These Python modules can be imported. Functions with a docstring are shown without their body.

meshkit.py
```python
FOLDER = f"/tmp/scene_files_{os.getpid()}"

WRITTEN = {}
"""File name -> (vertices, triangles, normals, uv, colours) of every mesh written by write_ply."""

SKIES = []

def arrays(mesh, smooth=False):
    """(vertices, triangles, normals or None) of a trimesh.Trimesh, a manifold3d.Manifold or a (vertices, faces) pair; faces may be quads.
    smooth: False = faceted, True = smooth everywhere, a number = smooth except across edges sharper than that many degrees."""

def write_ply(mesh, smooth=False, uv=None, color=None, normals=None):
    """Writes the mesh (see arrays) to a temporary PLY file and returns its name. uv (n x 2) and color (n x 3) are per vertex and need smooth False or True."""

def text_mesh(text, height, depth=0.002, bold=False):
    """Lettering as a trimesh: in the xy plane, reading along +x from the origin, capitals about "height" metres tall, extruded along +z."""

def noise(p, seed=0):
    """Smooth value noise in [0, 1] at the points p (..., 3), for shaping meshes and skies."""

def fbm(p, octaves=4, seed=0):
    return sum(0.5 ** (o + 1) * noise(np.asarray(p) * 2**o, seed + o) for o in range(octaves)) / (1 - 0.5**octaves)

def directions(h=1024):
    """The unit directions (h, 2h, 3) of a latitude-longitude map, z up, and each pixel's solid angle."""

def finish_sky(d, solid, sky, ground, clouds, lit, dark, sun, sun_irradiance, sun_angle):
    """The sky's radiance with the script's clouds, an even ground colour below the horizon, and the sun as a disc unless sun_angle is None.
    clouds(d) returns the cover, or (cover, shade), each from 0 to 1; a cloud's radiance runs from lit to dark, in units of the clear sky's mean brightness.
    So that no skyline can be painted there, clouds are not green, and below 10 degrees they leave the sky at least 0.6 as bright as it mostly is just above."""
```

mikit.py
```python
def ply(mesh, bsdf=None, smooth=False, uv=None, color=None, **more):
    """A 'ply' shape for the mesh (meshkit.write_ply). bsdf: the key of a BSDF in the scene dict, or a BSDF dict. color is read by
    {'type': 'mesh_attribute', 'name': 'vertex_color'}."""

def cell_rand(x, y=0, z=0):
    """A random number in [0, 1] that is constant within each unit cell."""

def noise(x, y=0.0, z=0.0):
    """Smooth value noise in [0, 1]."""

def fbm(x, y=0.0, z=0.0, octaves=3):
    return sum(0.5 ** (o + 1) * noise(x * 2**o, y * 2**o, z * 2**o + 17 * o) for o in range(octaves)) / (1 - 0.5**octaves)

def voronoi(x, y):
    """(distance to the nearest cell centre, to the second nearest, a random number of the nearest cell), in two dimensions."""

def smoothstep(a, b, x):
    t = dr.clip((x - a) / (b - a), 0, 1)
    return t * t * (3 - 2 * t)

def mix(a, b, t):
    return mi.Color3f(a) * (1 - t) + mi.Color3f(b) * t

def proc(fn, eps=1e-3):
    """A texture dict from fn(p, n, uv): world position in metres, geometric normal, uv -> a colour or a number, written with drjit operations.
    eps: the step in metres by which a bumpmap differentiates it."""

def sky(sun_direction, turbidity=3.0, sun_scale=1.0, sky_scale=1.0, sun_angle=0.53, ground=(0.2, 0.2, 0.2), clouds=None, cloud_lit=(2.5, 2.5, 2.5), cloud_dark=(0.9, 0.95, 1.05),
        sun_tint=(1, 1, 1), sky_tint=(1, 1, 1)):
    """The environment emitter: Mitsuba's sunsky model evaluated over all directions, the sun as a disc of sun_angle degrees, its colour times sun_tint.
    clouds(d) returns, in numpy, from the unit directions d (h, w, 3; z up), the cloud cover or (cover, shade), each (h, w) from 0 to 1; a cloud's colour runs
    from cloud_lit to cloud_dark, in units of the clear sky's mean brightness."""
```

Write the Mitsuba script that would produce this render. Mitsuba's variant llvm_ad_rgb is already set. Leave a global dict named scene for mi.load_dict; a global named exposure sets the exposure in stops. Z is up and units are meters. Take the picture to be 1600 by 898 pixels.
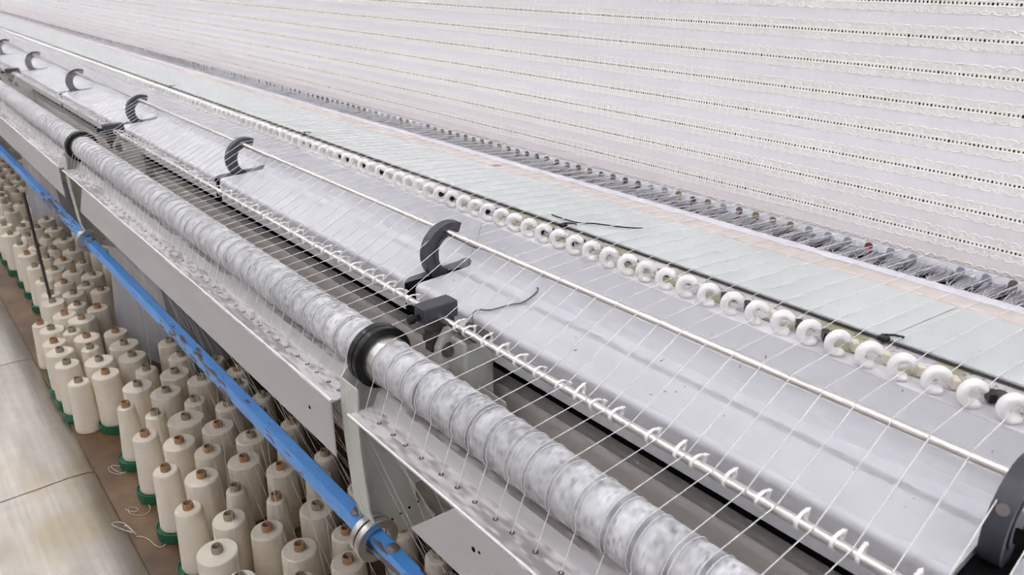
import math, random
import numpy as np, trimesh, manifold3d as m3
import drjit as dr, mitsuba as mi
import mikit, meshkit
from mikit import proc, noise, fbm, voronoi, smoothstep, mix, cell_rand

T = mi.ScalarTransform4f
random.seed(7)
rng = np.random.default_rng(11)
scene, labels = {}, {}
H = 1.116                      # eye height; every mesh below is laid out relative to the eye level and lifted by H

# ------------------------------------------------------------------ camera, light, exposure
RX = np.array([0.63834559, 0.29907674, -0.70927288])
RY = np.array([0.76974948, -0.24706537, 0.58859530])
RZ = np.array([0.00079839, -0.92168965, -0.38792725])
fwd = np.array([RX[2], RY[2], RZ[2]]); up = -np.array([RX[1], RY[1], RZ[1]])
eye = np.array([0.0, 0.0, H])
scene['camera'] = {'type': 'thinlens', 'fov': 2*math.degrees(math.atan(800/1200)), 'fov_axis': 'x',
                   'aperture_radius': 0.0011, 'focus_distance': 1.05, 'near_clip': 0.02, 'far_clip': 60,
                   'to_world': T().look_at(origin=eye.tolist(), target=(eye+fwd).tolist(), up=up.tolist())}
exposure = -0.20
TUBE_ROWS = [(0.12, 40.0), (-1.2, 22.0), (-2.6, 22.0), (1.55, 24.0)]     # y of a row of tubes, radiance
XN, XF = 0.30, -7.6           # near and far end of the machine that is built

# ------------------------------------------------------------------ materials
def rgb(r, g, b):
    return {'type': 'rgb', 'value': [((c/255+.055)/1.055)**2.4 if c > 10 else c/255/12.92 for c in (r, g, b)]}
def lin(r, g, b):
    return [((c/255+.055)/1.055)**2.4 for c in (r, g, b)]
def two(b): return {'type': 'twosided', 'bsdf': b}
def diff(c): return two({'type': 'diffuse', 'reflectance': c})
def prin(c, rough=.5, metal=0., spec=.5, **k):
    return two({'type': 'principled', 'base_color': c, 'roughness': rough, 'metallic': metal, 'specular': spec, **k})
def mat(n, b): scene['mat_'+n] = b; return 'mat_'+n

def t_floor(p, n, uv):
    a = fbm(p.x*6, p.y*9, 3., 3); b = noise(p.x*55, p.y*70)
    return mix(lin(76, 55, 36), lin(108, 82, 56), smoothstep(.3, .75, a)) * (.88+.24*b)
def t_walk(p, n, uv):
    a = fbm(p.x*5+3, p.y*7, 1., 3); s = noise(p.x*7, p.y*160); v = noise(p.x*46+5, p.y*52)
    c = mix(lin(182, 174, 165), lin(172, 154, 122), smoothstep(.50, .85, a)*.55)
    return c*(.86+.13*s+.07*v)
def r_walk(p, n, uv):
    return .30+.16*fbm(p.x*8, p.y*40, 2., 2)
def t_blue(p, n, uv):
    y, z = p.y-.325, p.z-(H-.6045)
    ridge = dr.sqrt(dr.square(y+.0088)+dr.square(z-.011))
    low = dr.abs(z+.011)
    nz = fbm(p.x*26, p.y*150, p.z*150, 3); big = fbm(p.x*5.5+1.3, 2., 5., 2)
    chip = smoothstep(.60, .66, nz*.62+big*.42-ridge*11+.02)
    chip2 = smoothstep(.57, .62, nz*.75+big*.3-low*18)
    chip3 = smoothstep(.70, .74, fbm(p.x*33+9, p.y*120, p.z*120, 2)*.7+big*.36)
    ch = dr.maximum(dr.maximum(chip, chip2), chip3)
    base = mix(lin(70, 142, 220), lin(82, 156, 234), fbm(p.x*14, p.y*30, p.z*30, 2))
    return mix(base, lin(74, 60, 64), ch)
def t_painted(p, n, uv):
    a = fbm(p.x*9, p.y*9, p.z*5, 3); s = noise(p.x*120, p.y*40, p.z*9)
    c = mix(lin(201, 203, 197), lin(176, 174, 160), smoothstep(.48, .8, a)*.75)
    return mix(c, lin(150, 140, 110), smoothstep(.72, .95, s)*.25)
def t_trough(p, n, uv):
    a = fbm(p.x*11, p.y*60, p.z*40, 3); b = noise(p.x*90, p.y*300, p.z*200)
    horiz = smoothstep(.6, .9, n.z)
    c = mix(lin(196, 194, 195), lin(188, 185, 186), a)
    return mix(c, mix(lin(150, 142, 144), lin(208, 203, 204), smoothstep(.34, .62, a*.6+b*.4)), horiz)
def t_lint(p, n, uv):                       # lint-strewn ledge behind the rear rod
    a = fbm(p.x*24, p.y*60, p.z*60, 3); b = noise(p.x*260, p.y*260, p.z*200)
    c = mix(lin(206, 203, 207), lin(234, 232, 236), smoothstep(.30, .62, a))
    return mix(c, lin(120, 112, 112), smoothstep(.86, .93, b)*smoothstep(.5, .35, a))
def t_rail(p, n, uv):
    a = fbm(p.x*30, p.y*60, 0., 3); g = fbm(p.x*36+7, p.y*30, 4., 2); b = noise(p.x*300, p.y*300)
    c = mix(lin(176, 172, 174), lin(214, 210, 212), a)
    c = mix(c, lin(150, 146, 116), smoothstep(.52, .68, g)*.8)
    return mix(c, lin(96, 90, 92), smoothstep(.80, .9, b)*.7)
def t_cover(p, n, uv):
    a = fbm(p.x*7, p.y*16, p.z*10, 3); b = noise(p.x*150, p.y*150, p.z*60); b2 = noise(p.x*11, p.y*9, 4.)
    c = mix(lin(200, 199, 205), lin(214, 213, 219), a)
    return mix(c, lin(120, 116, 120), smoothstep(.955, .985, b)*smoothstep(.5, .7, b2))
def t_plate(p, n, uv):
    a = fbm(p.x*10, p.y*14, 1., 2); b = noise(p.x*170, p.y*170)
    return mix(mix(lin(194, 199, 199), lin(204, 208, 209), a), lin(130, 130, 130), smoothstep(.965, .99, b))
def t_pink(p, n, uv):
    a = fbm(p.x*30, p.y*60, 1., 3); v = noise(p.x*22, p.y*30, 6.)
    c = mix(lin(212, 199, 193), lin(226, 217, 213), a)
    return mix(c, lin(150, 96, 96), smoothstep(.93, .965, v)*.7)
def t_spool(p, n, uv):
    w = noise(p.z*420, p.x*30, p.y*30); a = fbm(p.x*40, p.y*40, p.z*12, 2)
    return mix(lin(226, 215, 198), lin(240, 231, 217), a*.6+w*.4)
def b_spool(p, n, uv):
    return .0006*noise(p.z*500+3*noise(p.x*30, p.y*30), p.x*12, p.y*12)
def t_card(p, n, uv):
    return mix(lin(160, 124, 98), lin(182, 146, 116), fbm(p.x*60, p.y*60, p.z*90, 2))
def t_cardg(p, n, uv):
    return mix(lin(150, 140, 122), lin(172, 160, 142), fbm(p.x*60, p.y*60, p.z*90, 2))
def t_cloth(p, n, uv):
    a = fbm(p.x*3, p.z*5, 2., 3); s = noise(p.x*700, p.z*90)
    low = smoothstep(H-.20, H-.31, p.z)
    q = (.0799+(p.z-H)/.95)/.0391; q = dr.abs(q-dr.round(q))*.0371
    emb = smoothstep(.0105, .0085, q)
    c = mix(lin(239, 239, 243), lin(243, 242, 245), a)
    c = mix(c, lin(247, 245, 243), emb*.35)
    return mix(c, lin(244, 234, 235), low*.8)*(.97+.03*s)
def t_bed(p, n, uv):
    a = fbm(p.x*13, p.y*22, p.z*22, 3)
    return mix(lin(92, 86, 74), lin(150, 143, 130), smoothstep(.35, .8, a))
def t_leg(p, n, uv):
    a = fbm(p.x*40, p.y*40, p.z*4, 3)
    return mix(lin(162, 160, 164), lin(202, 200, 205), a)

mat('floor', prin(proc(t_floor), .45))
mat('walk', prin(proc(t_walk), proc(r_walk), .9))
mat('blue', prin(proc(t_blue), .32))
mat('painted', prin(proc(t_painted), .5))
mat('trough', prin(proc(t_trough), .5))
mat('lint', diff(proc(t_lint)))
mat('rail', prin(proc(t_rail), .6))
mat('cover', prin(proc(t_cover), .30, spec=.45))
mat('plate', prin(proc(t_plate), .32, spec=.45))
mat('pink', diff(proc(t_pink)))
mat('spool', two({'type': 'bumpmap', 'arbitrary': proc(b_spool, 4e-4), 'scale': 1.0, 'bsdf': {'type': 'diffuse', 'reflectance': proc(t_spool)}}))
mat('card', diff(proc(t_card)))
mat('cardg', diff(proc(t_cardg)))
mat('cloth', diff(proc(t_cloth)))
mat('bed', prin(proc(t_bed), .6))
mat('leg', diff(proc(t_leg)))
mat('felt', diff({'type': 'mesh_attribute', 'name': 'vertex_color'}))
mat('chrome', prin(rgb(240, 236, 232), .11, 1.0))
mat('zinc', prin(rgb(214, 211, 206), .30, 1.0))
mat('black', prin(rgb(14, 14, 17), .22, spec=.35))
mat('backp', diff(rgb(92, 90, 92)))
mat('deep', diff(rgb(20, 20, 22)))
mat('arm', prin(rgb(58, 58, 66), .42))
mat('steel', prin(rgb(120, 112, 112), .45, .6))
mat('darksteel', prin(rgb(78, 72, 70), .5, .5))
mat('cream', prin(rgb(224, 216, 200), .4))
mat('ceramic', prin(rgb(246, 244, 244), .18, spec=.6, clearcoat=.6, clearcoat_gloss=.9))
mat('nylon', prin(rgb(244, 243, 243), .4))
mat('yarn', diff(rgb(246, 244, 244)))
mat('cord', diff(rgb(254, 252, 246)))
mat('green', prin(rgb(26, 86, 60), .4))
mat('lintstrip', diff(rgb(232, 229, 238)))
mat('grey', prin(rgb(198, 198, 204), .45))
mat('channel', diff(rgb(72, 69, 75)))
mat('fing', diff(rgb(160, 159, 165)))
mat('fluff', diff(rgb(216, 215, 220)))
mat('greydark', prin(rgb(222, 216, 212), .5))
mat('wall', diff(rgb(224, 224, 226)))
mat('ceil', diff(rgb(236, 236, 240)))
mat('tabgrey', prin(rgb(168, 170, 186), .4, .2))
mat('tabolive', prin(rgb(134, 122, 98), .5, .2))
mat('tabbrown', prin(rgb(120, 104, 102), .5, .2))
mat('tabred', prin(rgb(128, 60, 64), .5))
mat('tabdark', prin(rgb(92, 84, 84), .5, .2))
mat('vinyl', diff(rgb(206, 198, 188)))

# ------------------------------------------------------------------ helpers
LIFT = T().translate([0, 0, H])
def numbered(k):
    if k not in scene and k not in labels and not any(q.startswith(k+'__') for q in scene): return k
    i = 1
    while True:
        q = f'{k}_{i:03d}'
        if q not in scene and q not in labels: return q
        i += 1
counts = {}
def nxt(k):
    i = counts.get(k, 0); counts[k] = i+1
    return k if i == 0 else f'{k}_{i:03d}'
def shape(mesh, m, smooth=False, **k):
    return {**mikit.ply(mesh, 'mat_'+m, smooth, **k), 'to_world': LIFT}
def put(key, sh, at=None):
    scene[key] = sh if at is None else {**sh, 'to_world': LIFT @ at}
    return key
def thing(name, label, cat, group=None, kind=None):
    k = nxt(name); labels[k] = {'label': label, 'category': cat}
    if group: labels[k]['group'] = group
    if kind: labels[k]['kind'] = kind
    return k
def part(parent, name, sh, at=None, label=None, kind=None):
    k = nxt(parent+'__'+name); put(k, sh, at)
    d = {}
    if label: d['label'] = label
    if kind: d['kind'] = kind
    if d: labels[k] = d
    return k
def mv(x, y, z): return T().translate([x, y, z])
def box(x0, x1, y0, y1, z0, z1, c=.0):
    if c <= 0:
        b = trimesh.creation.box([x1-x0, y1-y0, z1-z0]); b.apply_translation([(x0+x1)/2, (y0+y1)/2, (z0+z1)/2]); return b
    p = []
    for x, sx in ((x0, 1), (x1, -1)):
        for y, sy in ((y0, 1), (y1, -1)):
            for z, sz in ((z0, 1), (z1, -1)):
                p += [(x, y+sy*c, z+sz*c), (x+sx*c, y, z+sz*c), (x+sx*c, y+sy*c, z)]
    return trimesh.convex.convex_hull(np.array(p))
def prism(poly, x0, x1):
    """polygon in (y, z) swept along x"""
    import shapely.geometry as sg
    m = trimesh.creation.extrude_polygon(sg.Polygon(poly), x1-x0)      # (y, z, x)
    v = m.vertices; m = trimesh.Trimesh(np.c_[v[:, 2]+x0, v[:, 0], v[:, 1]], m.faces, process=False)
    m.fix_normals(); return m
def join(*ms): return trimesh.util.concatenate([m for m in ms])
def cyl(a, b, r, n=20):
    a, b = np.array(a, float), np.array(b, float)
    return trimesh.creation.cylinder(radius=r, segment=[a, b], sections=n)
def tube(pts, r, n=5, cap=False):
    p = np.asarray(pts, float); t = np.gradient(p, axis=0); t /= np.linalg.norm(t, axis=1, keepdims=True)+1e-12
    ref = np.where(np.abs(t[:, :1]) < .9, [[1., 0, 0]], [[0, 0, 1.]])
    a = np.cross(t, ref); a /= np.linalg.norm(a, axis=1, keepdims=True); b = np.cross(t, a)
    th = np.arange(n)*2*np.pi/n; rr = np.broadcast_to(r, (len(p),))[:, None, None]
    v = p[:, None]+rr*(np.cos(th)[None, :, None]*a[:, None]+np.sin(th)[None, :, None]*b[:, None])
    i, j = np.meshgrid(np.arange(len(p)-1), np.arange(n), indexing='ij')
    q = np.stack([i*n+j, i*n+(j+1) % n, (i+1)*n+(j+1) % n, (i+1)*n+j], -1).reshape(-1, 4)
    return trimesh.Trimesh(v.reshape(-1, 3), np.vstack([q[:, [0, 1, 2]], q[:, [0, 2, 3]]]), process=False)
def lathe(prof, n=28):
    """(radius, z) profile about z"""
    p = np.array(prof, float); th = np.arange(n)*2*np.pi/n
    v = np.stack([p[:, None, 0]*np.cos(th), p[:, None, 0]*np.sin(th), np.repeat(p[:, 1:2], n, 1)], -1).reshape(-1, 3)
    i, j = np.meshgrid(np.arange(len(p)-1), np.arange(n), indexing='ij')
    q = np.stack([i*n+j, i*n+(j+1) % n, (i+1)*n+(j+1) % n, (i+1)*n+j], -1).reshape(-1, 4)
    return trimesh.Trimesh(v, np.vstack([q[:, [0, 1, 2]], q[:, [0, 2, 3]]]), process=False)
def lathe_x(prof, cy, cz, n=40):
    """(radius, x) profile about an axis along x through (cy, cz)"""
    m = lathe(prof, n); v = m.vertices.copy()
    m.vertices = np.c_[v[:, 2], cy+v[:, 0], cz+v[:, 1]]; m.invert(); return m
def grid(P):
    """(a, b, 3) points -> mesh"""
    a, b = P.shape[:2]; i, j = np.meshgrid(np.arange(a-1), np.arange(b-1), indexing='ij')
    q = np.stack([i*b+j, i*b+j+1, (i+1)*b+j+1, (i+1)*b+j], -1).reshape(-1, 4)
    return trimesh.Trimesh(P.reshape(-1, 3), np.vstack([q[:, [0, 1, 2]], q[:, [0, 2, 3]]]), process=False)
def man(mesh): return m3.Manifold(m3.Mesh(np.asarray(mesh.vertices, np.float32), np.asarray(mesh.faces, np.uint32)))
def unman(M):
    m = M.to_mesh(); return trimesh.Trimesh(m.vert_properties[:, :3], m.tri_verts, process=False)
ORD = ['nearest', 'second', 'third', 'fourth', 'fifth', 'sixth', 'seventh', 'eighth', 'ninth', 'tenth', 'eleventh', 'twelfth']
def nth(i): return ORD[i] if i < len(ORD) else f'{i+1}th'
def fromcam(i): return 'nearest' if i == 0 else f'{nth(i)} nearest'

# ------------------------------------------------------------------ the room
def struct(k, sh):
    scene[k] = sh; labels[k] = {'kind': 'structure'}
F = -H
struct('floor', shape(box(-12, 4, -4.5, 2.6, F-.1, F), 'floor'))
struct('ceiling', shape(box(-12, 4, -4.5, 2.6, 2.30, 2.4), 'ceil'))
struct('wall_back', shape(box(-12, 4, 2.6, 2.7, F, 2.3), 'wall'))
struct('wall_front', shape(box(-12, 4, -4.6, -4.5, F, 2.3), 'wall'))
struct('wall_left', shape(box(-12.1, -12, -4.5, 2.6, F, 2.3), 'wall'))
struct('wall_right', shape(box(4, 4.1, -4.5, 2.6, F, 2.3), 'wall'))
for r, (y, rad) in enumerate(TUBE_ROWS):
    for i in range(6):
        x1 = 3.6-i*2.5; x0 = x1-2.4
        k = thing('ceiling_light', 'long white fluorescent light under the ceiling above the machine', 'ceiling light', 'rows of fluorescent ceiling lights')
        part(k, 'housing', shape(box(x0, x1, y-.05, y+.05, 2.10, 2.30, .008), 'nylon'))
        tb = cyl([x0+.02, y, 2.06], [x1-.02, y, 2.06], .02, 16)
        scene[k+'__tube'] = {**mikit.ply(tb, None, 30), 'to_world': LIFT, 'bsdf': {'type': 'diffuse', 'reflectance': rgb(240, 240, 240)},
                             'emitter': {'type': 'area', 'radiance': {'type': 'rgb', 'value': [rad*.965, rad*.985, rad*1.0]}}}

# ------------------------------------------------------------------ walkway plates
seams = [1.85, 1.12, .39, -.34, -1.065, -1.793, -2.525, -3.215, -3.93, -4.65, -5.37, -6.1, -6.8, -7.6]
for i in range(len(seams)-1):
    x1, x0 = seams[i]-.0015, seams[i+1]+.0015
    ze = -1.103
    prof = [(-1.2, ze)]+[(.145+.058*math.sin(a), ze-.0105+.0105*math.cos(a)) for a in np.linspace(0, 1.45, 9)]
    prof = prof+[(.2035, F+.001), (-1.2, F+.001)]
    m = prism(prof, x0, x1)
    vis = {4: 'scratched steel walkway plate at the bottom left, nearest to the camera', 5: 'scratched steel walkway plate with a small dark hole in its corner, lower left',
           6: 'shiny steel walkway plate at the left edge, second from the camera', 7: 'steel walkway plate farthest away at the left edge'}
    k = thing('walkway_plate', vis.get(i, 'steel walkway plate beside the spools, out of view'), 'floor plate', None if i in vis else 'walkway plates out of view')
    put(k, shape(m, 'walk', 35))
h = thing('floor_screw', 'small dark screw sunk in the steel walkway plate at lower left', 'screw')
put(h, shape(lathe([(0, .0012), (.006, .001), (.0075, 0)], 16), 'darksteel'), mv(-1.391, .142, -1.1035))

# ------------------------------------------------------------------ machine frame under everything
k = FRAME = thing('embroidery_machine', 'dark dusty body of the long embroidery machine, seen behind the felt rollers', 'machine')
part(k, 'bed', shape(box(XF, XN, .40, .93, -.60, -.58), 'bed'))
part(k, 'back_panel', shape(box(XF, XN, 1.06, 1.08, F+.003, 1.0), 'backp'))
part(k, 'front_rail', shape(box(XF, XN, .489, .525, -.53, -.4525, .002), 'greydark'), label='grey rail below the eyelet rod')
part(k, 'slot', shape(box(XF, XN, .508, .56, -.45, -.424), 'deep'), label='black gap above the grey rail')
part(k, 'cross_beam', shape(box(XF, XN, .64, .90, -.575, -.37), 'bed'))

# legs
for i, x in enumerate([-2.27, -3.62, -4.97]):
    top = np.array([[-.10, .45], [.12, .50], [.12, .62], [-.10, .62]]); bot = np.array([[-.16, .415], [.15, .515], [.15, .66], [-.16, .66]])
    zs = np.linspace(-.585, F+.001, 7); rings = []
    for j, z in enumerate(zs):
        t = (j/6)**1.4; rings.append(np.c_[top*(1-t)+bot*t, np.full(4, z)])
    V = np.vstack([np.c_[r[:, 0]+x, r[:, 1:]] for r in rings]); fc = []
    for j in range(6):
        for a in range(4): b = (a+1) % 4; fc += [[j*4+a, j*4+b, j*4+4+b], [j*4+a, j*4+4+b, j*4+4+a]]
    m = trimesh.Trimesh(V, fc+[[0, 2, 1], [0, 3, 2], [24, 25, 26], [24, 26, 27]], process=False); m.fix_normals()
    part(FRAME, 'leg', shape(m, 'leg'), label=['grey lint-covered flared leg rising among the spools', 'grey flared leg at the far left', 'farthest grey leg'][i])

# ------------------------------------------------------------------ table covers, curved arms, rear rod
AX = [-.105+.665-.665*i for i in range(13)]     # arms along the rod: .56, -.105, -.77 ...
AX = [x for x in AX if XF+.1 < x < .3]
table_prof = [(.480, -.411), (.4715, -.411), (.4715, -.3760)]+[(.4715+.0085*(1-math.cos(a)), -.3760+.0085*math.sin(a)) for a in np.radians(np.arange(12, 90, 12))]+[(.480, -.3675), (.4815, -.3675), (.554, -.3642), (.556, -.3640), (.566, -.3590),
              (.577, -.3400), (.588, -.3145), (.5895, -.411)]
edges = [XN]+AX+[XF]
for i in range(len(edges)-1):
    x1, x0 = edges[i]-.0006, edges[i+1]+.0006
    M = man(prism(table_prof, x0, x1))
    for x in (edges[i], edges[i+1]):
        if x in AX:
            s = box(x-.012, x+.013, .40, .553, -.5, -.3)
            e = trimesh.creation.cylinder(radius=.0125, height=.2, sections=24); e.apply_translation([x+.0005, .553, -.4])
            M = M-man(s)-man(e)
    lab = {0: 'glossy white table cover at the bottom right beyond the nearest curved arm', 1: 'wide glossy white table cover between the two nearest curved arms, a wire lying on it',
           2: 'glossy white table cover between the second and third nearest curved arms'}.get(i, f'glossy white table cover, {nth(i)} from the camera')
    k = thing('table_cover', lab, 'machine cover')
    put(k, shape(unman(M), 'cover', 16))
cy, cz, Ro, Ri = .534, -.342, .0400, .0205
R2Y, R2Z, R2R = .526, -.3125, .0046
for i, x in enumerate(AX):
    k = thing('curved_arm', f'black C-shaped arm holding the rear chrome rod, {fromcam(i)} to the camera', 'bracket')
    A = np.radians(np.linspace(66, 252, 26))
    poly = [(cy+Ro*math.cos(a), cz+Ro*math.sin(a)) for a in A]+[(cy+(Ri+.004*abs(math.cos(a*.5)))*math.cos(a), cz+(Ri+.002)*math.sin(a)) for a in A[::-1]]
    m = man(prism(poly, x-.0085, x+.0055))-man(cyl([x-.05, R2Y, R2Z], [x+.05, R2Y, R2Z], R2R+.0001, 24))
    A2 = np.radians(np.linspace(100, 225, 14)); rr0, rr1 = .0265, .0335
    groove = [(cy+rr1*math.cos(a), cz+rr1*math.sin(a)) for a in A2]+[(cy+rr0*math.cos(a), cz+rr0*math.sin(a)) for a in A2[::-1]]
    m = m-man(prism(groove, x+.0035, x+.02))
    part(k, 'hook_body', shape(unman(m), 'arm', 40))
    a = math.radians(152); d = np.array([0, math.cos(a), math.sin(a)]); c0 = np.array([x-.001, cy, cz])+d*Ro
    part(k+'__hook_body', 'screw', shape(join(cyl(c0-d*.003, c0+d*.0010, .0042, 16), cyl(c0+d*.001, c0+d*.0014, .0017, 6)), 'steel'), label='round screw head')
    sl = join(box(x-.0112, x+.0122, .4705, .553, -.4108, -.3735, .0005), trimesh.creation.cylinder(radius=.0116, height=.037, sections=24).apply_translation([x+.0005, .5525, -.3925]))
    part(k, 'slot_lever', shape(sl, 'deep'), label='flat black lever in the slot')
k = thing('guide_rod', 'rear chrome rod held by the black curved arms above the white table', 'rod')
put(k, shape(cyl([XF, R2Y, R2Z], [XN, R2Y, R2Z], R2R, 28), 'chrome', 40))

# ------------------------------------------------------------------ ceramic guide rail
P = .0273
YX = [-.1394-P*i for i in range(-14, 252)]       # the needle positions
k = thing('yarn_guide_rail', 'dusty grey rail carrying a long row of white ceramic yarn hooks', 'guide rail')
part(k, 'ledge', shape(prism([(.5885, -.345), (.5885, -.3140), (.606, -.3118), (.606, -.345)], XF, XN), 'lint'), label='lint-covered front ledge')
part(k, 'base', shape(prism([(.606, -.345), (.606, -.3110), (.644, -.3060), (.644, -.345)], XF, XN), 'rail'))
th = np.radians(np.linspace(14, 14+302, 30))
cen = np.c_[.0078*np.cos(th), np.zeros(30), .0087*np.sin(th)]
# ring: axis along local y, opening at lower right
def ring_mesh():
    n = 12; V = []; ph = np.arange(n)*2*np.pi/n
    for s, c in enumerate(cen):
        d = np.array([math.cos(th[s]), 0, math.sin(th[s])])
        e = 1.0 if 1 < s < 28 else (.80 if s in (1, 28) else .45)
        for q in ph: V.append(c+d*.0040*e*math.cos(q)+np.array([0, 1, 0])*.0056*e*math.sin(q))
    V = np.array(V); f = []
    for s in range(29):
        for q in range(n):
            a, b = s*n+q, s*n+(q+1) % n; f += [[a, b, b+n], [a, b+n, a+n]]
    V = np.vstack([V, cen[0:1], cen[-1:]]); L = len(V)
    for q in range(n): f += [[q, L-2, (q+1) % n], [29*n+q, 29*n+(q+1) % n, L-1]]
    m = trimesh.Trimesh(V, f, process=False); m.fix_normals(); return m
hook_sh = shape(ring_mesh(), 'ceramic', 60)
bolt = join(box(-.0030, .0030, -.005, .0050, -.0042, .0042, .0006))
bolt_cream, bolt_black = shape(bolt, 'cream', 20), shape(bolt, 'black', 20)
was = lathe([(0, .0035), (.0050, .0032), (.0068, .0012), (.0072, 0)], 14)
was_o, was_b = shape(was, 'rail', 40), shape(was, 'darksteel', 40)
HY, HZ = .5965, -.3020
hookx = []
order = 'bbccccbc'
for i, x in enumerate(YX):
    xx = x+rng.normal(0, .0004); hookx.append(xx)
    rz = 40+rng.normal(0, 3)
    part(k, 'hook', hook_sh, mv(xx, HY, HZ) @ T().rotate([0, 0, 1], rz) @ T().rotate([0, 1, 0], rng.normal(0, 5)))
    dark = rng.random() < .25
    if -.40 < x < -.13: dark = order[7-int(round((-.1394-x)/P)) % 8] == 'b'
    bk = part(k, 'bolt', bolt_black if dark else bolt_cream, mv(xx+.0085, HY+.013, -.3050) @ T().rotate([0, 0, 1], 40))
    part(bk, 'washer', was_b if dark else was_o, mv(xx+.0105, HY+.0265, -.3092))

# ------------------------------------------------------------------ cover plate, felt strip, needle area
px = [XN, -.255, -.665, -1.40, -2.20, -3.0, -3.8, -4.6, -5.4, -6.2, XF]
for i in range(len(px)-1):
    x1, x0 = px[i]-.0004, px[i+1]+.0004
    k = thing('cover_plate', ['pale grey cover plate behind the hooks at the right edge', 'pale grey cover plate behind the hooks, right of the notch with a black clip',
              'pale grey cover plate behind the hooks with a loose black wire on it'][i] if i < 3 else f'pale grey cover plate behind the hooks, {nth(i)} from the camera', 'cover plate')
    part(k, 'sheet', shape(prism([(.640, -.3052), (.640, -.3020), (.6406, -.3014), (.797, -.3170), (.797, -.3215)], x0, x1), 'plate'))
    part(k, 'edge_strip', shape(box(x0, x1, .6386, .6396, -.3058, -.3036), 'darksteel'), label='dark rubber edge')
    if 1 <= i <= 4:
        part(k, 'clip', shape(join(box(x1-.006, x1+.003, .633, .641, -.3045, -.3005, .001), tube([(x1-.005, .640, -.301), (x1+.004, .645, -.2998), (x1+.012, .6465, -.2995)], .0011, 6)), 'black'), label='small black clip')
def strip(x0, x1, n, rows):
    xs = np.linspace(x0, x1, n); return np.stack([np.stack([xs, np.full(n, y), np.full(n, z)], -1) for y, z in rows], 1)
Pk = strip(XF, XN, 1400, [(.7935, -.3215), (.7935, -.3160), (.796, -.3142), (.800, -.3146), (.805, -.3152), (.810, -.3158), (.824, -.3176), (.8310, -.3192), (.8335, -.3222), (.8335, -.329)])
nz = meshkit.fbm((Pk.reshape(-1, 3)*[55, 90, 0]+[0, 0, 3.3])).reshape(Pk.shape[:2]) if hasattr(meshkit, 'fbm') else 0
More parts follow.
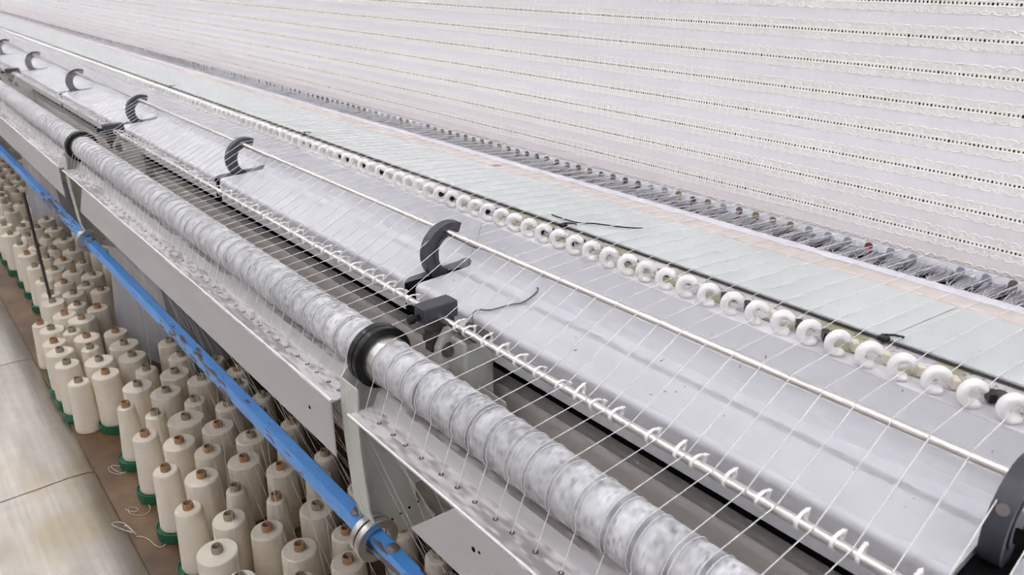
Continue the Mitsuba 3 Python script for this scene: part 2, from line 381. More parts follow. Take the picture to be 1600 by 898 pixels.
Pk[:, 2:8, 2] += (nz[:, 2:8]-.5)*.0028; Pk[:, 1:3, 1] += (nz[:, 1:3]-.5)*.004
k = thing('felt_strip', 'pale pink felt strip along the back of the grey cover plate', 'felt strip')
put(k, shape(grid(Pk), 'pink', True))
k = thing('needle_bar', 'dark needle bar with small coloured needle clamps in front of the lace', 'needle bar')
part(k, 'lip', shape(prism([(.8340, -.3300), (.8340, -.3222), (.848, -.3230), (.866, -.3252), (.872, -.3295), (.872, -.345), (.869, -.345), (.869, -.3330)], XF, XN), 'lintstrip'), label='pale lavender lip')
part(k, 'channel', shape(join(box(XF, XN, .872, .942, -.372, -.366), box(XF, XN, .934, .942, -.3665, -.3345)), 'channel'), label='dark channel')
part(k, 'plate', shape(prism([(.926, -.3360), (.926, -.3300), (.932, -.3262), (.942, -.3252), (.942, -.3344), (.934, -.3360)], XF, XN), 'grey'), label='grey needle plate')
tab_poly = [(-.0043, -.016)]+[(.0043, -.016)]+[(.0043*math.cos(a), -.0008+.0043*math.sin(a)*.85) for a in np.radians(np.linspace(0, 180, 9))]
import shapely.geometry as sg
tm = trimesh.creation.extrude_polygon(sg.Polygon(tab_poly), .003); v = tm.vertices
tm = trimesh.Trimesh(np.c_[v[:, 0], v[:, 2]-.0015, v[:, 1]], tm.faces, process=False); tm.fix_normals()
tabs = {c: shape(tm, 'tab'+c, False) for c in ('grey', 'olive', 'brown', 'red', 'dark')}
fing = trimesh.convex.convex_hull(np.array([(-.0012, .931, -.3330), (.0185, .931, -.3330), (.0085, .915, -.3325), (-.0035, .8745, -.3362), (.0015, .8745, -.3362), (-.0012, .931, -.3385), (.0185, .931, -.3385), (-.0030, .8745, -.3385), (.0010, .8745, -.3385)]))
fing_sh = shape(fing, 'fing', 60)
seq = ['brown', 'grey', 'grey', None, 'grey', 'grey', 'red', 'grey', 'grey', 'grey', 'olive', 'olive', 'olive']
tabx = []
for i, x in enumerate(YX):
    xt = x+.0005; tabx.append(xt)
    j = int(round((-.2475-x)/P))+0
    c = seq[j] if 0 <= j < len(seq) else ('grey' if x > -.24 else rng.choice(['dark', 'brown', 'olive', 'grey'], p=[.4, .25, .15, .2]))
    if c: part(k, 'clamp', tabs[c], mv(xt, .9215, -.3222+rng.normal(0, .0006)) @ T().rotate([0, 0, 1], rng.normal(0, 4)))
    part(k, 'finger', fing_sh, mv(xt+.0045, 0, 0))

def fluff(n):
    rs = np.random.default_rng(5); out = []
    x = -2.9*rs.random(n)**1.5+.2
    kind = rs.random(n)
    for q in range(n):
        if kind[q] < .45:      # tufts that stand off the lip over the dark channel
            p0 = np.array([x[q], .862+rs.normal(0, .004), -.3248]); d = np.array([rs.normal(0, .006), .010+abs(rs.normal(0, .008)), rs.normal(-.003, .003)])
        else:                  # web of lint between the clamps
            p0 = np.array([x[q], .925+rs.normal(0, .004), -.3275+rs.normal(0, .0025)]); d = np.array([-.004+rs.normal(0, .005), -.016-abs(rs.normal(0, .016)), -.0055+rs.normal(0, .0025)])
        m = p0+d*.5+rs.normal(0, .0016, 3)
        out.append(tube([p0, m, p0+d], [.00055, .0005, .0002], 3))
    return join(*out)
part(k, 'lint_fluff', shape(fluff(3600), 'fluff', True), label='grey lint caught on the needle bar', kind='stuff')

# ------------------------------------------------------------------ lace cloth
FY = .95
rowz = {r: -FY*(.0799+.0391*r) for r in range(-26, 8)}
SC = .013635; HP = SC/3; BH = .0026
k = thing('lace_cloth', 'sheet of white eyelet lace hanging behind the needles in rows of scallops', 'fabric')
zs = sorted([z for r, z in rowz.items() if -5 <= r <= 6], reverse=True)
cl = []; top = 1.02
for z in zs:
    cl.append((top, z+BH)); top = z-BH
cl.append((top, -.46))
def sheet(z1, z0):
    return trimesh.Trimesh([[XF, FY, z0], [XN, FY, z0], [XN, FY, z1], [XF, FY, z1]], [[0, 1, 2], [0, 2, 3]], process=False)
XH = -5.2
part(k, 'cloth', shape(join(*[sheet(a, b) for a, b in cl], *[trimesh.Trimesh([[XF, FY, z-BH], [XH, FY, z-BH], [XH, FY, z+BH], [XF, FY, z+BH]], [[0, 1, 2], [0, 2, 3]], process=False) for z in zs]), 'cloth'))
def eyelets(z0, rs):
    n = int((XN-XH)/HP); x = XH+(np.arange(n)+.5)*HP; w = (XN-XH)/n
    x = XH+(np.arange(n)+.5)*w
    rx = .00098*(1+rs.normal(0, .12, n)); rz = .00130*(1+rs.normal(0, .12, n))
    big = (np.arange(n) % 3 == 0); rx[big] *= 1.18; rz[big] *= 1.22
    a = np.radians(np.arange(8)*45+22.5)
    hole = np.stack([x[:, None]+rx[:, None]*np.cos(a), np.full((n, 8), FY), z0+rz[:, None]*np.sin(a)], -1)
    cor = np.stack([np.stack([x+sx*w/2, np.full(n, FY), np.full(n, z0+sz*BH)], -1) for sx, sz in ((1, 1), (-1, 1), (-1, -1), (1, -1))], 1)
    V = np.concatenate([hole, cor], 1)               # 12 per cell
    f = []
    for c, (h0, h1) in enumerate(((0, 1), (2, 3), (4, 5), (6, 7))):
        f.append([h0, 8+c, h1]); f.append([h1, 8+c, 8+(c+1) % 4]); f.append([h1, 8+(c+1) % 4, (h1+1) % 8])
    Fc = (np.array(f)[None]+(np.arange(n)*12)[:, None, None]).reshape(-1, 3)
    return trimesh.Trimesh(V.reshape(-1, 3), Fc, process=False)
def ridge(pts, w, hgt):
    """raised cord on the cloth: pts (n,2) in (x,z)"""
    p = np.asarray(pts, float); t = np.gradient(p, axis=0); t /= np.linalg.norm(t, axis=1, keepdims=True); nn = np.c_[-t[:, 1], t[:, 0]]
    a, b = p+nn*w/2, p-nn*w/2; n = len(p)
    V = np.stack([np.c_[a[:, 0], np.full(n, FY-.0001), a[:, 1]], np.c_[p[:, 0], np.full(n, FY-hgt), p[:, 1]], np.c_[b[:, 0], np.full(n, FY-.0001), b[:, 1]]], 1)
    return grid(V)
def scallop(z0, s, ph):
    xs, seg = [], []
    n = int((XN-XF)/SC)
    for q in range(n):
        m = 9 if XN-q*SC > -2.6 else 5
        xs.append(XN-ph-(q+np.arange(m)/m)*SC)
    x = np.concatenate(xs); u = (XN-ph-x)/SC
    z = z0+s*(.0074+.0040*np.sqrt(np.abs(np.sin(np.pi*u))+1e-4))
    return ridge(np.c_[x, z], .0017, .0009)
def bars(z0, s, ph):
    out = []; n = int((XN+2.9)/SC); V, Fc = [], []
    def bar(x0, za, x1, zb, w):
        d = np.array([x1-x0, zb-za]); L = np.linalg.norm(d); nn = np.array([-d[1], d[0]])/L*w/2
        b = len(V)
        for px_, pz_, y in ((x0+nn[0], za+nn[1], FY-.0001), (x0-nn[0], za-nn[1], FY-.0001), (x1+nn[0], zb+nn[1], FY-.0001), (x1-nn[0], zb-nn[1], FY-.0001), (x0, za, FY-.0006), (x1, zb, FY-.0006)): V.append((px_, y, pz_))
        Fc.extend([[b, b+4, b+5], [b, b+5, b+2], [b+1, b+3, b+5], [b+1, b+5, b+4]])
    for q in range(n):
        c = XN-ph-(q+.5)*SC
        bar(c, z0+s*.0030, c, z0+s*.0105, .0011)
        bar(c-.0042, z0+s*.0088, c, z0+s*.0066, .0008); bar(c+.0042, z0+s*.0088, c, z0+s*.0066, .0008)
        bar(c-.0030, z0+s*.0052, c+.0030, z0+s*.0052, .0009)
    return trimesh.Trimesh(np.array(V), Fc, process=False)
for r in sorted(rowz):
    z0 = rowz[r]
    if z0 > .98: continue
    near = r >= -5; ph = rng.uniform(-.0006, .0006)
    rs = np.random.default_rng(100+r)
    if r <= 6:
        if near:
            part(k, 'eyelet_band', shape(eyelets(z0, rs), 'cord'), kind='stuff')
            xs = np.linspace(XF, XN, 60)
            part(k, 'band_cord', shape(join(ridge(np.c_[xs, np.full(60, z0+.0026)], .0012, .0007), ridge(np.c_[xs, np.full(60, z0-.0026)], .0012, .0007)), 'cord'))
            part(k, 'scallop_motif', shape(join(bars(z0, 1, ph), bars(z0, -1, ph)), 'cord'), kind='stuff')
        else:
            part(k, 'band_cord', shape(ridge(np.array([[XF, z0], [XN, z0]]), .005, .0007), 'cord'))
        part(k, 'scallop_edge', shape(join(scallop(z0, 1, ph), scallop(z0, -1, ph)), 'cord', True))
    else:
        part(k, 'scallop_edge', shape(scallop(z0+.002, 1, ph), 'cord', True))
        part(k, 'scallop_motif', shape(bars(z0+.002, 1, ph), 'cord'), kind='stuff')

# ------------------------------------------------------------------ eyelet rod with cable ties, clamps
R1Y, R1Z, R1R = .4297, -.3590, .0040
CX = [.68-1.33*i+.0 for i in range(8)]; CX = [x for x in CX if XF < x < XN+.5]      # -.65, -1.98 ...
a = np.radians(np.arange(18)*20); lo = np.c_[.0083*np.cos(a)+.0030, .0062*np.sin(a)-.0004]
V = []
for (yy, zz) in lo:
    for dx, s in ((-.0014, 1.), (.0014, 1.), (.0014, .84), (-.0014, .84)): V.append((dx, .003+(yy-.003)*s, zz*s))
f = []
for s in range(18):
    for q in range(4):
        b = (q+1) % 4; s2 = (s+1) % 18; f += [[s*4+q, s*4+b, s2*4+b], [s*4+q, s2*4+b, s2*4+q]]
loop = trimesh.Trimesh(V, f, process=False); loop.fix_normals()
headm = box(-.0017, .0017, .0092, .0122, .0008, .0040, .0005); tail = box(-.0006, .0008, .0118, .0142, .0018, .0026)
tie_sh, head_sh = shape(loop, 'nylon', 30), shape(join(headm, tail), 'nylon', 30)
redge = [XN]+[x for x in CX if x < XN]+[XF]
tiex = []
for i in range(len(redge)-1):
    x1, x0 = redge[i], redge[i+1]
    k = thing('eyelet_rod', ['front chrome rod with white cable ties, right of the nearest black clamp', 'front chrome rod with white cable ties between the two nearest black clamps'][i] if i < 2 else f'polished front rod with white cable ties, {nth(i)} length from the camera', 'rod')
    part(k, 'bar', shape(cyl([x0+.002, R1Y, R1Z], [x1-.002, R1Y, R1Z], R1R, 28), 'chrome', 40))
    for x in YX:
        xx = x+P*.5+rng.normal(0, .0035)
        if x0+.012 < xx < x1-.012:
            M_ = mv(xx, R1Y, R1Z) @ T().rotate([0, 0, 1], rng.normal(0, 6)) @ T().rotate([1, 0, 0], rng.normal(4, 9))
            tk = part(k, 'cable_tie', tie_sh, M_); part(tk, 'head', head_sh, M_)
for i, x in enumerate([q for q in CX if q < XN]):
    k = thing('rod_clamp', f'black block clamp on the front rod with its grey post, {fromcam(i)} to the camera', 'clamp')
    part(k, 'block', shape(box(x-.0125, x+.0095, .409, .4535, -.3640, -.3440, .0014), 'arm'), label='black block')
    b = np.array([x-.002, .408, -.3565])
    part(k, 'bolt', shape(join(cyl(b-[0, .012, 0], b, .0036, 12), cyl(b-[0, .0125, 0], b-[0, .0065, 0], .0052, 14)), 'black', 30))
    part(k, 'bolt', shape(join(cyl([x+.004, .4135, -.381], [x+.004, .432, -.381], .0040, 12), cyl([x+.004, .412, -.381], [x+.004, .417, -.381], .0062, 6)), 'darksteel', 30))
    part(k, 'lug', shape(prism([(.418, -.400), (.418, -.375), (.424, -.3645), (.450, -.3645), (.452, -.400)], x-.006, x+.006), 'darksteel'))
    part(k, 'bracket', shape(prism([(.433, -.372), (.462, -.372), (.462, -.42), (.420, -.42), (.420, -.392)], x+.008, x+.018), 'painted'))
    w = np.array([x+.018, .432, -.396])
    part(k, 'washer', shape(join(cyl(w, w+[.002, 0, 0], .0092, 20), cyl(w, w+[.006, 0, 0], .0052, 6)), 'steel', 30))
    part(k, 'plate', shape(box(x+.02, x+.062, .437, .462, -.3735, -.3690, .001), 'darksteel'))
    part(k, 'post', shape(box(x+.0, x+.044, .436, .478, -.579, -.380, .003), 'painted'), label='grey upright post')

# ------------------------------------------------------------------ felt rollers with their holders
RY0, RZ0, RR = .3595, -.3885, .0252
GX = [.67-1.33*i for i in range(8)]; GX = [x for x in GX if XF < x < XN+.5]      # flange planes: -.66 ...
yarn_roll = []
yj = np.array(YX)+rng.normal(0, .0022, len(YX))
ends = [XN]+[x for x in GX if x < XN]+[XF]
def felt(x0, x1, step, light):
    n = int((x1-x0)/step); xs = np.linspace(x0, x1, n); A = np.linspace(0, 2*np.pi, 41)
    X, TH = np.meshgrid(xs, A, indexing='ij')
    q = np.stack([X*55, RY0*55+RR*55*np.cos(TH), RZ0*55+RR*55*np.sin(TH)], -1).reshape(-1, 3)
    n1 = meshkit.fbm(q).reshape(X.shape); n2 = meshkit.fbm(q*4.2+5).reshape(X.shape); n3 = meshkit.fbm(q*.25+11).reshape(X.shape)
    for w in (n1, n2, n3): w -= w.mean(); w /= w.std()
    r = RR*(1+.004*n2)
    V = np.stack([X, RY0+r*np.cos(TH), RZ0+r*np.sin(TH)], -1)
    dj = np.full(n, 9.)
    jit = np.zeros(n)
    for q_, c in enumerate(yj):
        d = np.abs(xs-(c+.001)); cl_ = d < dj; dj[cl_] = d[cl_]; jit[cl_] = dirt[q_]
    band = np.exp(-(dj/.0046)**2)*jit
    val = .575+.06*n1+.085*n2+.03*n3
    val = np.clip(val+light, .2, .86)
    dk = np.clip(band[:, None]*(.66+.22*n1), 0, .88)
    col = val[..., None]*np.array([.972, .965, 1.0])
    spots = np.clip((n2-1.25), 0, 1)*np.clip(n1+.4, 0, 1)
    col = col*(1-.75*np.clip(spots, 0, .8))[..., None]
    col = col*(1-dk[..., None])+dk[..., None]*np.array([.17, .165, .19])
    return V, np.clip(col, 0, 1)
dirt = rng.uniform(.35, 1.0, len(YX))
for i in range(len(ends)-1):
    x1, x0 = ends[i], ends[i+1]
    k = thing('felt_roller', ['grey felt roller nearest the camera, right of the black flange, with widely spaced yarn wraps', 'grey felt roller between the two black flanges, closely wrapped with yarn',
              'pale felt roller left of the far black flange'][i] if i < 3 else f'pale felt roller far along the machine, {nth(i)} from the camera', 'roller')
    near = x1 > -1.5
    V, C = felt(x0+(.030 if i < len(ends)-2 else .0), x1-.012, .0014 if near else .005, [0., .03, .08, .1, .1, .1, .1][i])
    part(k, 'felt', shape(grid(V), 'felt', True, color=C.reshape(-1, 3)))
    if i < len(ends)-2:
        x = x0
        part(k, 'flange', shape(lathe_x([(.0, -.006), (.0335, -.006), (.0345, -.005), (.0345, .003), (.0325, .0042), (.0345, .0055), (.0345, .0120), (.0335, .013), (.0, .013)], RY0, RZ0, 48).apply_translation([x, 0, 0]), 'black', 35), label='black flange disc')
        part(k, 'collar', shape(lathe_x([(.0, .013), (.0262, .013), (.0270, .0145), (.0270, .029), (.0262, .0305), (.02, .0305)], RY0, RZ0, 48).apply_translation([x, 0, 0]), 'zinc', 35), label='shiny metal collar')

# holders that carry roller and blue rail
BY, BZ = .3255, -.6045
for i, x in enumerate([q for q in GX if q < XN]):
    k = thing('roller_holder', f'pale grey sheet-metal holder below the {["nearest", "second", "third", "fourth", "fifth"][min(i,4)]} black roller flange, carrying the blue rail' + ('' if i < 5 else ', far away'), 'bracket')
    side = [(.3165, -.405), (.330, -.388), (.345, -.378), (.375, -.378), (.388, -.40), (.400, -.43), (.440, -.47), (.455, -.56), (.452, -.640), (.390, -.646), (.345, -.625), (.3255, -.600), (.3190, -.56), (.3150, -.48)]
    m = man(prism(side, x-.008, x-.0055))
    part(k, 'side_plate', shape(unman(m), 'painted'))
    front = [(.3165, -.405), (.3150, -.43), (.3150, -.48), (.3190, -.56), (.3245, -.585)]
    fl = [(y, z) for y, z in front]+[(y+.002, z) for y, z in front[::-1]]
    part(k, 'front_fold', shape(prism(fl, x-.008, x+.028), 'painted'), label='folded front edge')
    part(k, 'rear_panel', shape(prism([(.4552, -.44), (.4572, -.44), (.4572, -.645), (.4552, -.645)], x-.0055, x+.10), 'painted'))
    dots = [cyl([x-.0058, .352+.0125*q, -.6195+.0026*q], [x-.0048, .352+.0125*q, -.6195+.0026*q], .0017, 10) for q in range(6)]
    for dmesh in dots: part(k, 'hole', shape(dmesh, 'deep'))
    for dx, rr_ in ((-.006, .0262), (.006, .0268)):
        part(k, 'ring', shape(lathe_x([(.0165, -.0045), (rr_-.001, -.0045), (rr_, -.0035), (rr_, .0035), (rr_-.001, .0045), (.0165, .0045), (.0165, -.0045)], BY+.001, BZ-.002, 40).apply_translation([x+.018+dx, 0, 0]), 'zinc', 35), label='metal ring around the blue rail')
# blue rail
k = thing('blue_rail', 'long square blue rail with chipped paint along the front of the machine', 'rail')
part(k, 'tube', shape(box(XF, XN+.2, BY-.0088, BY+.0088, BZ-.0112, BZ+.0112, .0016), 'blue', 20))
for x in [q for q in GX if q < XN]:
    for dx in (-.018, .062):
        part(k, 'bolt', shape(lathe([(.0, .0042), (.0035, .0040), (.0068, .0022), (.0078, .0)], 18), 'steel', 50), mv(x+dx, BY+.0005, BZ+.0112), label='dome bolt')

# trough segments
te = [XN]+[x for x in GX if x < XN]+[XF]
hole_m = lathe([(0.0004, -.0012), (.0011, .0001), (.0018, .0004), (.0026, .0)], 10)
hole_sh = shape(hole_m, 'darksteel', 40)
for i in range(len(te)-1):
    x1, x0 = te[i]-(.012 if i else 0), te[i+1]+.024
    k = thing('yarn_trough', ['dusty grey yarn trough with a row of eyelets below the nearest felt roller', 'dusty grey yarn trough below the second felt roller, behind the blue rail',
              'dusty grey yarn trough beyond the far roller flange'][i] if i < 3 else f'grey yarn trough far along the machine, {nth(i)} from the camera', 'trough')
    part(k, 'tray', shape(prism([(.306, -.4345), (.306, -.4315), (.3075, -.4310), (.309, -.4325), (.336, -.4325), (.3425, -.4190), (.3535, -.4160), (.3535, -.4185), (.3445, -.4215), (.338, -.4345)], x0, x1), 'trough'))
    part(k, 'lip', shape(tube(np.c_[np.linspace(x0, x1, 3), np.full(3, .3060), np.full(3, -.4316)], .0012, 8), 'nylon', True), label='bright front lip')
    cut0, cut1 = .215, .140
    xs0, xs1 = x0-.024+cut0, x0-.024+cut1
    if i == len(te)-2: xs0 = xs1 = x0
    Vv = []
    for y in (.3040, .3060):
        Vv += [(xs0, y, -.4325), (x1, y, -.4325), (x1, y, -.5020), (xs1, y, -.5020)]
    m = trimesh.Trimesh(Vv, [[0, 1, 2], [0, 2, 3], [4, 6, 5], [4, 7, 6], [0, 4, 5], [0, 5, 1], [3, 2, 6], [3, 6, 7], [0, 3, 7], [0, 7, 4], [1, 5, 6], [1, 6, 2]], process=False); m.fix_normals()
    part(k, 'front_panel', shape(m, 'trough'))
    if i == 0:
        for hx, hz, hr in ((-.4171, -.4581, .0024), (-.4090, -.4560, .0014)): part(k, 'hole', shape(cyl([hx, .3036, hz], [hx, .3044, hz], hr, 12), 'deep'))
    if i == 1: part(k, 'hole', shape(cyl([-.727, .3036, -.4653], [-.727, .3044, -.4653], .0022, 12), 'deep'))
    for q, c in enumerate(yj):
        if x0+.006 < c < x1-.004: part(k, 'eyelet', hole_sh, mv(c+.001, .3232, -.4325))

# ------------------------------------------------------------------ spools
# x, y, radius at the yarn's top edge, core (b brown, g grey), f = stands on the bare floor
S = [(-2.4524,0.2400,0.0224,'bf'),(-2.4468,0.2735,0.0311,'b'),(-2.3409,0.2548,0.0317,'g'),(-2.2547,0.2414,0.0290,'b'),(-2.1840,0.2369,0.0334,'g'),(-2.0961,0.2300,0.0290,'g'),(-2.0149,0.2417,0.0251,'gf'),(-2.6330,0.3055,0.0272,'g'),(-2.6057,0.3589,0.0313,'g'),(-2.3784,0.3280,0.0365,'g'),(-2.2868,0.2878,0.0234,'g'),(-2.2494,0.3041,0.0330,'b'),(-2.1528,0.3042,0.0216,'g'),(-2.0616,0.3050,0.0351,'g'),(-1.9764,0.2998,0.0324,'b'),(-2.2156,0.3836,0.0298,'b'),(-2.1190,0.3811,0.0366,'g'),(-2.4280,0.3869,0.0290,'b'),(-2.5709,0.4297,0.0285,'b'),(-2.6351,0.3938,0.0257,'g'),(-1.7760,0.2949,0.0180,'b'),(-2.0334,0.3786,0.0339,'g'),(-1.9321,0.3851,0.0245,'g'),(-1.8597,0.3443,0.0338,'g'),(-1.7846,0.3888,0.0349,'g'),(-1.8678,0.4363,0.0349,'g'),(-1.6969,0.3377,0.0206,'g'),(-1.6323,0.3857,0.0387,'g'),(-1.6987,0.4292,0.0243,'g'),(-1.7922,0.4760,0.0320,'g'),(-2.0536,0.4816,0.0298,'g'),(-1.9534,0.4783,0.0305,'g'),(-1.8738,0.5377,0.0260,'g'),(-1.6205,0.2936,0.0253,'b'),(-1.5455,0.3430,0.0326,'b'),(-1.4731,0.3800,0.0279,'b'),(-1.5535,0.4309,0.0344,'b'),(-1.4608,0.2881,0.0236,'b'),(-1.3917,0.3378,0.0330,'b'),(-1.6297,0.4807,0.0271,'g'),(-1.3101,0.2836,0.0244,'b'),(-1.2304,0.3324,0.0305,'g'),(-1.1574,0.2834,0.0350,'g'),(-1.1548,0.3748,0.0287,'b'),(-1.3071,0.3750,0.0175,'g'),(-1.2295,0.4250,0.0175,'b'),(-1.0636,0.2879,0.0263,'g'),(-1.0707,0.3984,0.0312,'b'),(-0.9877,0.4495,0.0294,'b'),(-1.1535,0.4729,0.0317,'g'),(-0.9985,0.3666,0.0226,'g'),(-1.0556,0.4825,0.0262,'b'),(-1.3159,0.4735,0.0289,'b'),(-1.4612,0.5631,0.0231,'b'),(-1.3014,0.5655,0.0216,'g'),(-1.5471,0.5318,0.0178,'g'),(-1.3915,0.4256,0.0334,'b'),(-1.4668,0.4715,0.0316,'g'),(-0.8991,0.5778,0.0224,'g'),(-0.8401,0.5579,0.0215,'g'),(-1.7808,0.5628,0.0261,'b'),(-1.7122,0.5376,0.0269,'g'),(-1.6146,0.5588,0.0230,'g'),(-3.0908,0.3111,0.0297,'b'),(-2.9353,0.3093,0.0263,'g'),(-2.7717,0.3058,0.0262,'g'),(-3.3834,0.3039,0.0319,'g'),(-3.5275,0.3036,0.0305,'g'),(-3.4613,0.3583,0.0253,'g'),(-3.3138,0.3524,0.0244,'g'),(-3.2248,0.3106,0.0236,'g'),(-3.2527,0.4028,0.0255,'g'),(-3.0088,0.3588,0.0203,'g'),(-3.3466,0.4467,0.0325,'g'),(-3.5060,0.4483,0.0312,'g'),(-3.4060,0.3998,0.0226,'g'),(-3.1836,0.4458,0.0337,'g'),(-3.0903,0.3966,0.0198,'g'),(-2.9428,0.3983,0.0314,'b'),(-3.0328,0.4447,0.0324,'g'),(-2.8616,0.3548,0.0304,'g'),(-2.7992,0.3986,0.0323,'b'),(-2.8722,0.4440,0.0222,'g'),(-2.7106,0.3536,0.0291,'b'),(-2.7288,0.4417,0.0342,'g'),(-3.1595,0.3564,0.0305,'g'),(-3.5425,0.3907,0.0259,'g'),(-3.8691,0.3590,0.0277,'g'),(-3.7222,0.3590,0.0268,'g'),(-3.8249,0.4064,0.0277,'g'),(-4.0157,0.3647,0.0286,'g'),(-3.7590,0.4559,0.0275,'g'),(-3.9094,0.5430,0.0288,'g')]
sp = [[x, y, r, c[0] == 'b', True, 'f' in c] for x, y, r, c in S]
rows = [.292, .338, .384, .430, .476, .522, .566]
for r, y in enumerate(rows):
    for q in range(-9, 25):
        x = -1.157-.156*q-.078*(r % 2 == 1)
        if any((x-a[0])**2+(y-a[1])**2 < .070**2 for a in sp): continue
        if any(abs(x-c) < .21 and y > .37 for c in (-2.27, -3.62, -4.97)): continue
        if x < -4.75: continue
        sp.append([x+rng.normal(0, .003), y+rng.normal(0, .003), rng.choice([.022, .026, .030, .033]), rng.random() < .5, False, False])
A = np.array([[a[0], a[1]] for a in sp]); rb = np.array([max(.0285, .022+.42*a[2]) for a in sp])
for it in range(60):
    D = A[:, None]-A[None]; L = np.linalg.norm(D, axis=2)+np.eye(len(A)); need = (rb[:, None]+rb[None]+.001)-L
    need[np.eye(len(A), dtype=bool)] = 0; need = np.clip(need, 0, None)
    A += (D/L[..., None]*need[..., None]*.3).sum(1)
    A[:, 1] = np.maximum(A[:, 1], .2360)
dish_prof = [(0, .0008), (.040, .0008), (.041, .002), (.041, .0235), (.040, .0245), (.0388, .0245), (.0380, .0203), (0, .0203)]
dish_sh = shape(lathe(dish_prof, 32), 'green', 35)
bars_ = {}
def cone_shape(rt, r0):
    key = (round(rt, 4), round(r0, 4))
    if key not in bars_:
        e = .003
        bars_[key] = shape(lathe([(.0098, .0), (r0-.004, .0), (r0-.0012, .0012), (r0, .005), (r0-.0004, .014), (rt+e*.4, .134), (rt-.0006, .1365), (rt-.0025, .138), (.0098, .1376)], 36), 'spool', 40)
    return bars_[key]
core = lathe([(.0098, -.001), (.0098, .1475), (.0092, .1502), (.0078, .1506), (.0068, .1490), (.0066, .10), (0, .10)], 24)
core_sh = {True: shape(core, 'card', 35), False: shape(core, 'cardg', 35)}
rown = ['front row', 'second row', 'third row', 'fourth row', 'fifth row', 'sixth row', 'rear row']
idx = sorted(range(len(sp)), key=lambda q: -A[q, 0])
seen = {}
z0 = -1.0955
ctr = []
for q in idx:
    x, y = A[q]; rt, br, vis = sp[q][2], sp[q][3], sp[q][4]
    r = int(np.argmin([abs(y-w) for w in rows])); free = sp[q][5]
    full = 'full' if rt > .030 else ('medium' if rt > .0225 else 'slim')
    cc = 'brown' if br else 'grey'
    if vis:
        n_ = seen.get(r, 0); seen[r] = n_+1
        lab = f'{full} cream yarn spool with {cc} core, {nth(n_)} from the near end in the {rown[r]}'
        if free: lab = 'slim cream yarn spool standing alone on the brown floor against the walkway plate' if q == 0 else 'cream yarn spool without a dish on the brown floor left of the front row'
        k = thing('yarn_spool', lab, 'yarn spool', 'yarn spools under the machine')
    else:
        k = thing('yarn_spool', 'cream yarn spool standing out of sight or far off under the machine', 'yarn spool', 'yarn spools out of sight under the machine')
    zz = z0 if not free else F+.0005
    part(k, 'yarn', cone_shape(round(rt, 3), round(rb[q], 3)), mv(x, y, zz))
    part(k, 'core', core_sh[br], mv(x, y, zz), label=f'{cc} cardboard core')
    ctr.append((x, y, free))
    if y < .318 and not free:
        dvis = -2.2 < x < -1.0
        d_ = thing('spool_dish', 'round dark green dish under a yarn spool of the front row', 'dish', 'green dishes under the front row of spools')
        put(d_, dish_sh, mv(x, y, F))
k = thing('spool_board', 'low brown board under the rear rows of yarn spools', 'board')
put(k, shape(box(-5.2, XN, .352, .66, F+.001, z0-.0005), 'floor'))

# thin dark rod among the spools
k = thing('support_rod', 'thin dark rod standing among the spools below the blue rail at left', 'rod')
put(k, shape(cyl([-2.585, .2905, -.615], [-2.585, .2905, F+.001], .0042, 12), 'darksteel', 40))

# ------------------------------------------------------------------ yarns, one for each needle
sx = sorted([c for c in ctr if not c[2]], key=lambda c: -c[0])
def yarn(i, x, xh, xt, start):
    pts = []
    if start is not None:
        a, b = np.array(start), np.array([x+.001, .3232, -.434])
        if a[1] < .352: pts += [a, np.array([(a[0]+b[0])/2, .3480, -.600])]
        else: pts += [a]
    pts += [np.array([x+.001, .3232, -.436]), np.array([x+.001, .3232, -.4320])]
    r = RR+.0005
    A_ = np.radians(np.arange(196, -274, -16))
    w = rng.uniform(.0045, .0075)
    for q, a in enumerate(A_):
        t = q/(len(A_)-1); pts.append(np.array([x+.001-w*(t-.5), RY0+r*math.cos(a), RZ0+r*math.sin(a)]))
    xr = x+(xh-x)*.3
    pts.append(np.array([xr, R1Y-.0018, R1Z+R1R*.9+.0005])); pts.append(np.array([xr, R1Y+.0010, R1Z+R1R+.0005]))
    pts.append(np.array([x+(xh-x)*.7, R2Y-.0040, R2Z+R2R*.55+.0004])); pts.append(np.array([x+(xh-x)*.75, R2Y-.001, R2Z+R2R+.0005]))
    pts.append(np.array([xh+rng.normal(0, .0012), HY, HZ-.0030])); pts.append(np.array([xh+.003, .6400, -.2995]))
    pts.append(np.array([(xh+xt)/2+.003, .800, -.3125])); pts.append(np.array([xt+.004, .922, -.3235])); pts.append(np.array([xt+.007, FY-.001, -.3230]))
    p = []
    for q in range(len(pts)-1): p.append(pts[q])
    p.append(pts[-1])
    rr = np.full(len(p), .00052)
    for q in range(len(p)):
        if p[q][2] < -.4335: rr[q] = .00026
    return tube(np.array(p), rr, 4)
for i, x in enumerate(YX):
    st = None
    if i < len(sx): c = sx[i]; st = (c[0], c[1], z0+.1495) if abs(c[0]-x) < .35 else None
    k = thing('yarn', 'thin white yarn running over the felt roller, rods and ceramic hook to its needle', 'yarn', 'parallel white yarns crossing the machine')
    put(k, shape(yarn(i, yj[i], hookx[i], tabx[i], st), 'yarn', True))

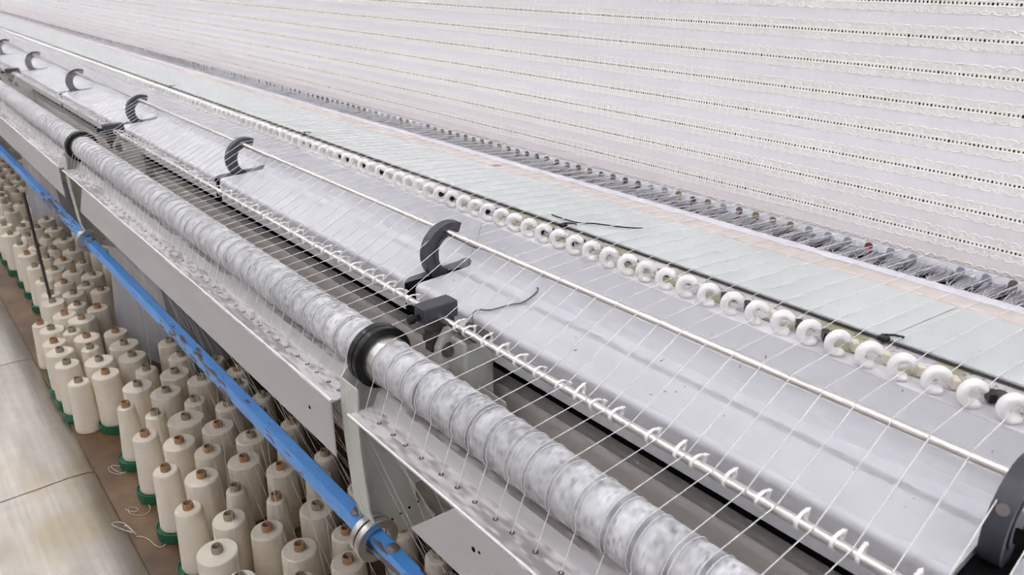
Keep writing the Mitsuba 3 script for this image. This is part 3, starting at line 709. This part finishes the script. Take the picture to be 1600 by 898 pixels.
# ------------------------------------------------------------------ loose bits
def wob(pts, n=8, s=.0):
    from scipy.interpolate import CubicSpline
    p = np.array(pts, float); t = np.linspace(0, 1, len(p)); return CubicSpline(t, p)(np.linspace(0, 1, n*len(p)))
k = thing('loose_wire', 'bent dark wire lying across the white table cover beside the nearest rod clamp', 'wire')
put(k, shape(tube(wob([(-.6233, .4670, -.380), (-.634, .4690, -.364), (-.6390, .4840, -.3645), (-.631, .4930, -.3645), (-.6265, .520, -.3638), (-.6215, .5308, -.3632), (-.6274, .5550, -.3615), (-.6336, .5650, -.3575)]), .0010, 6), 'steel', True))
k = thing('loose_wire', 'thin black wire lying on the grey cover plate behind the hooks', 'wire')
put(k, shape(tube(wob([(-.7068, .654, -.3015), (-.6602, .6575, -.3015), (-.6506, .6721, -.3030), (-.629, .6904, -.3050), (-.606, .7173, -.3075)]), .0008, 6), 'black', True))
def scrap(label, pts, r=.0009, n=8):
    k = thing('yarn_scrap', label, 'yarn scrap'); put(k, shape(tube(wob(pts, n), r, 5), 'vinyl', True))
zf = F+.0015
scrap('loop of loose yarn on the brown floor beside the green dishes', [(-1.80, .236, zf), (-1.775, .2325, zf), (-1.752, .247, zf), (-1.755, .262, zf), (-1.78, .258, zf), (-1.80, .240, zf), (-1.77, .244, zf), (-1.757, .256, zf)])
scrap('curled yarn scrap in the middle of the brown floor strip', [(-1.61, .222, zf), (-1.59, .230, zf), (-1.585, .241, zf), (-1.60, .240, zf), (-1.606, .229, zf), (-1.585, .226, zf), (-1.562, .247, zf), (-1.575, .264, zf), (-1.60, .262, zf)])
zp = -1.1022
scrap('thick loop of yarn lying over the edge of the walkway plate', [(-1.50, .208, zp+.001), (-1.525, .196, zp), (-1.555, .183, zp), (-1.558, .192, zp), (-1.535, .206, zp), (-1.50, .214, zp-.006), (-1.515, .209, zp), (-1.53, .200, zp+.001)], .0012)
scrap('long yarn scrap trailing over the brown floor below the lowest green dish', [(-1.50, .214, zf), (-1.47, .232, zf), (-1.44, .239, zf), (-1.435, .252, zf), (-1.46, .262, zf)])
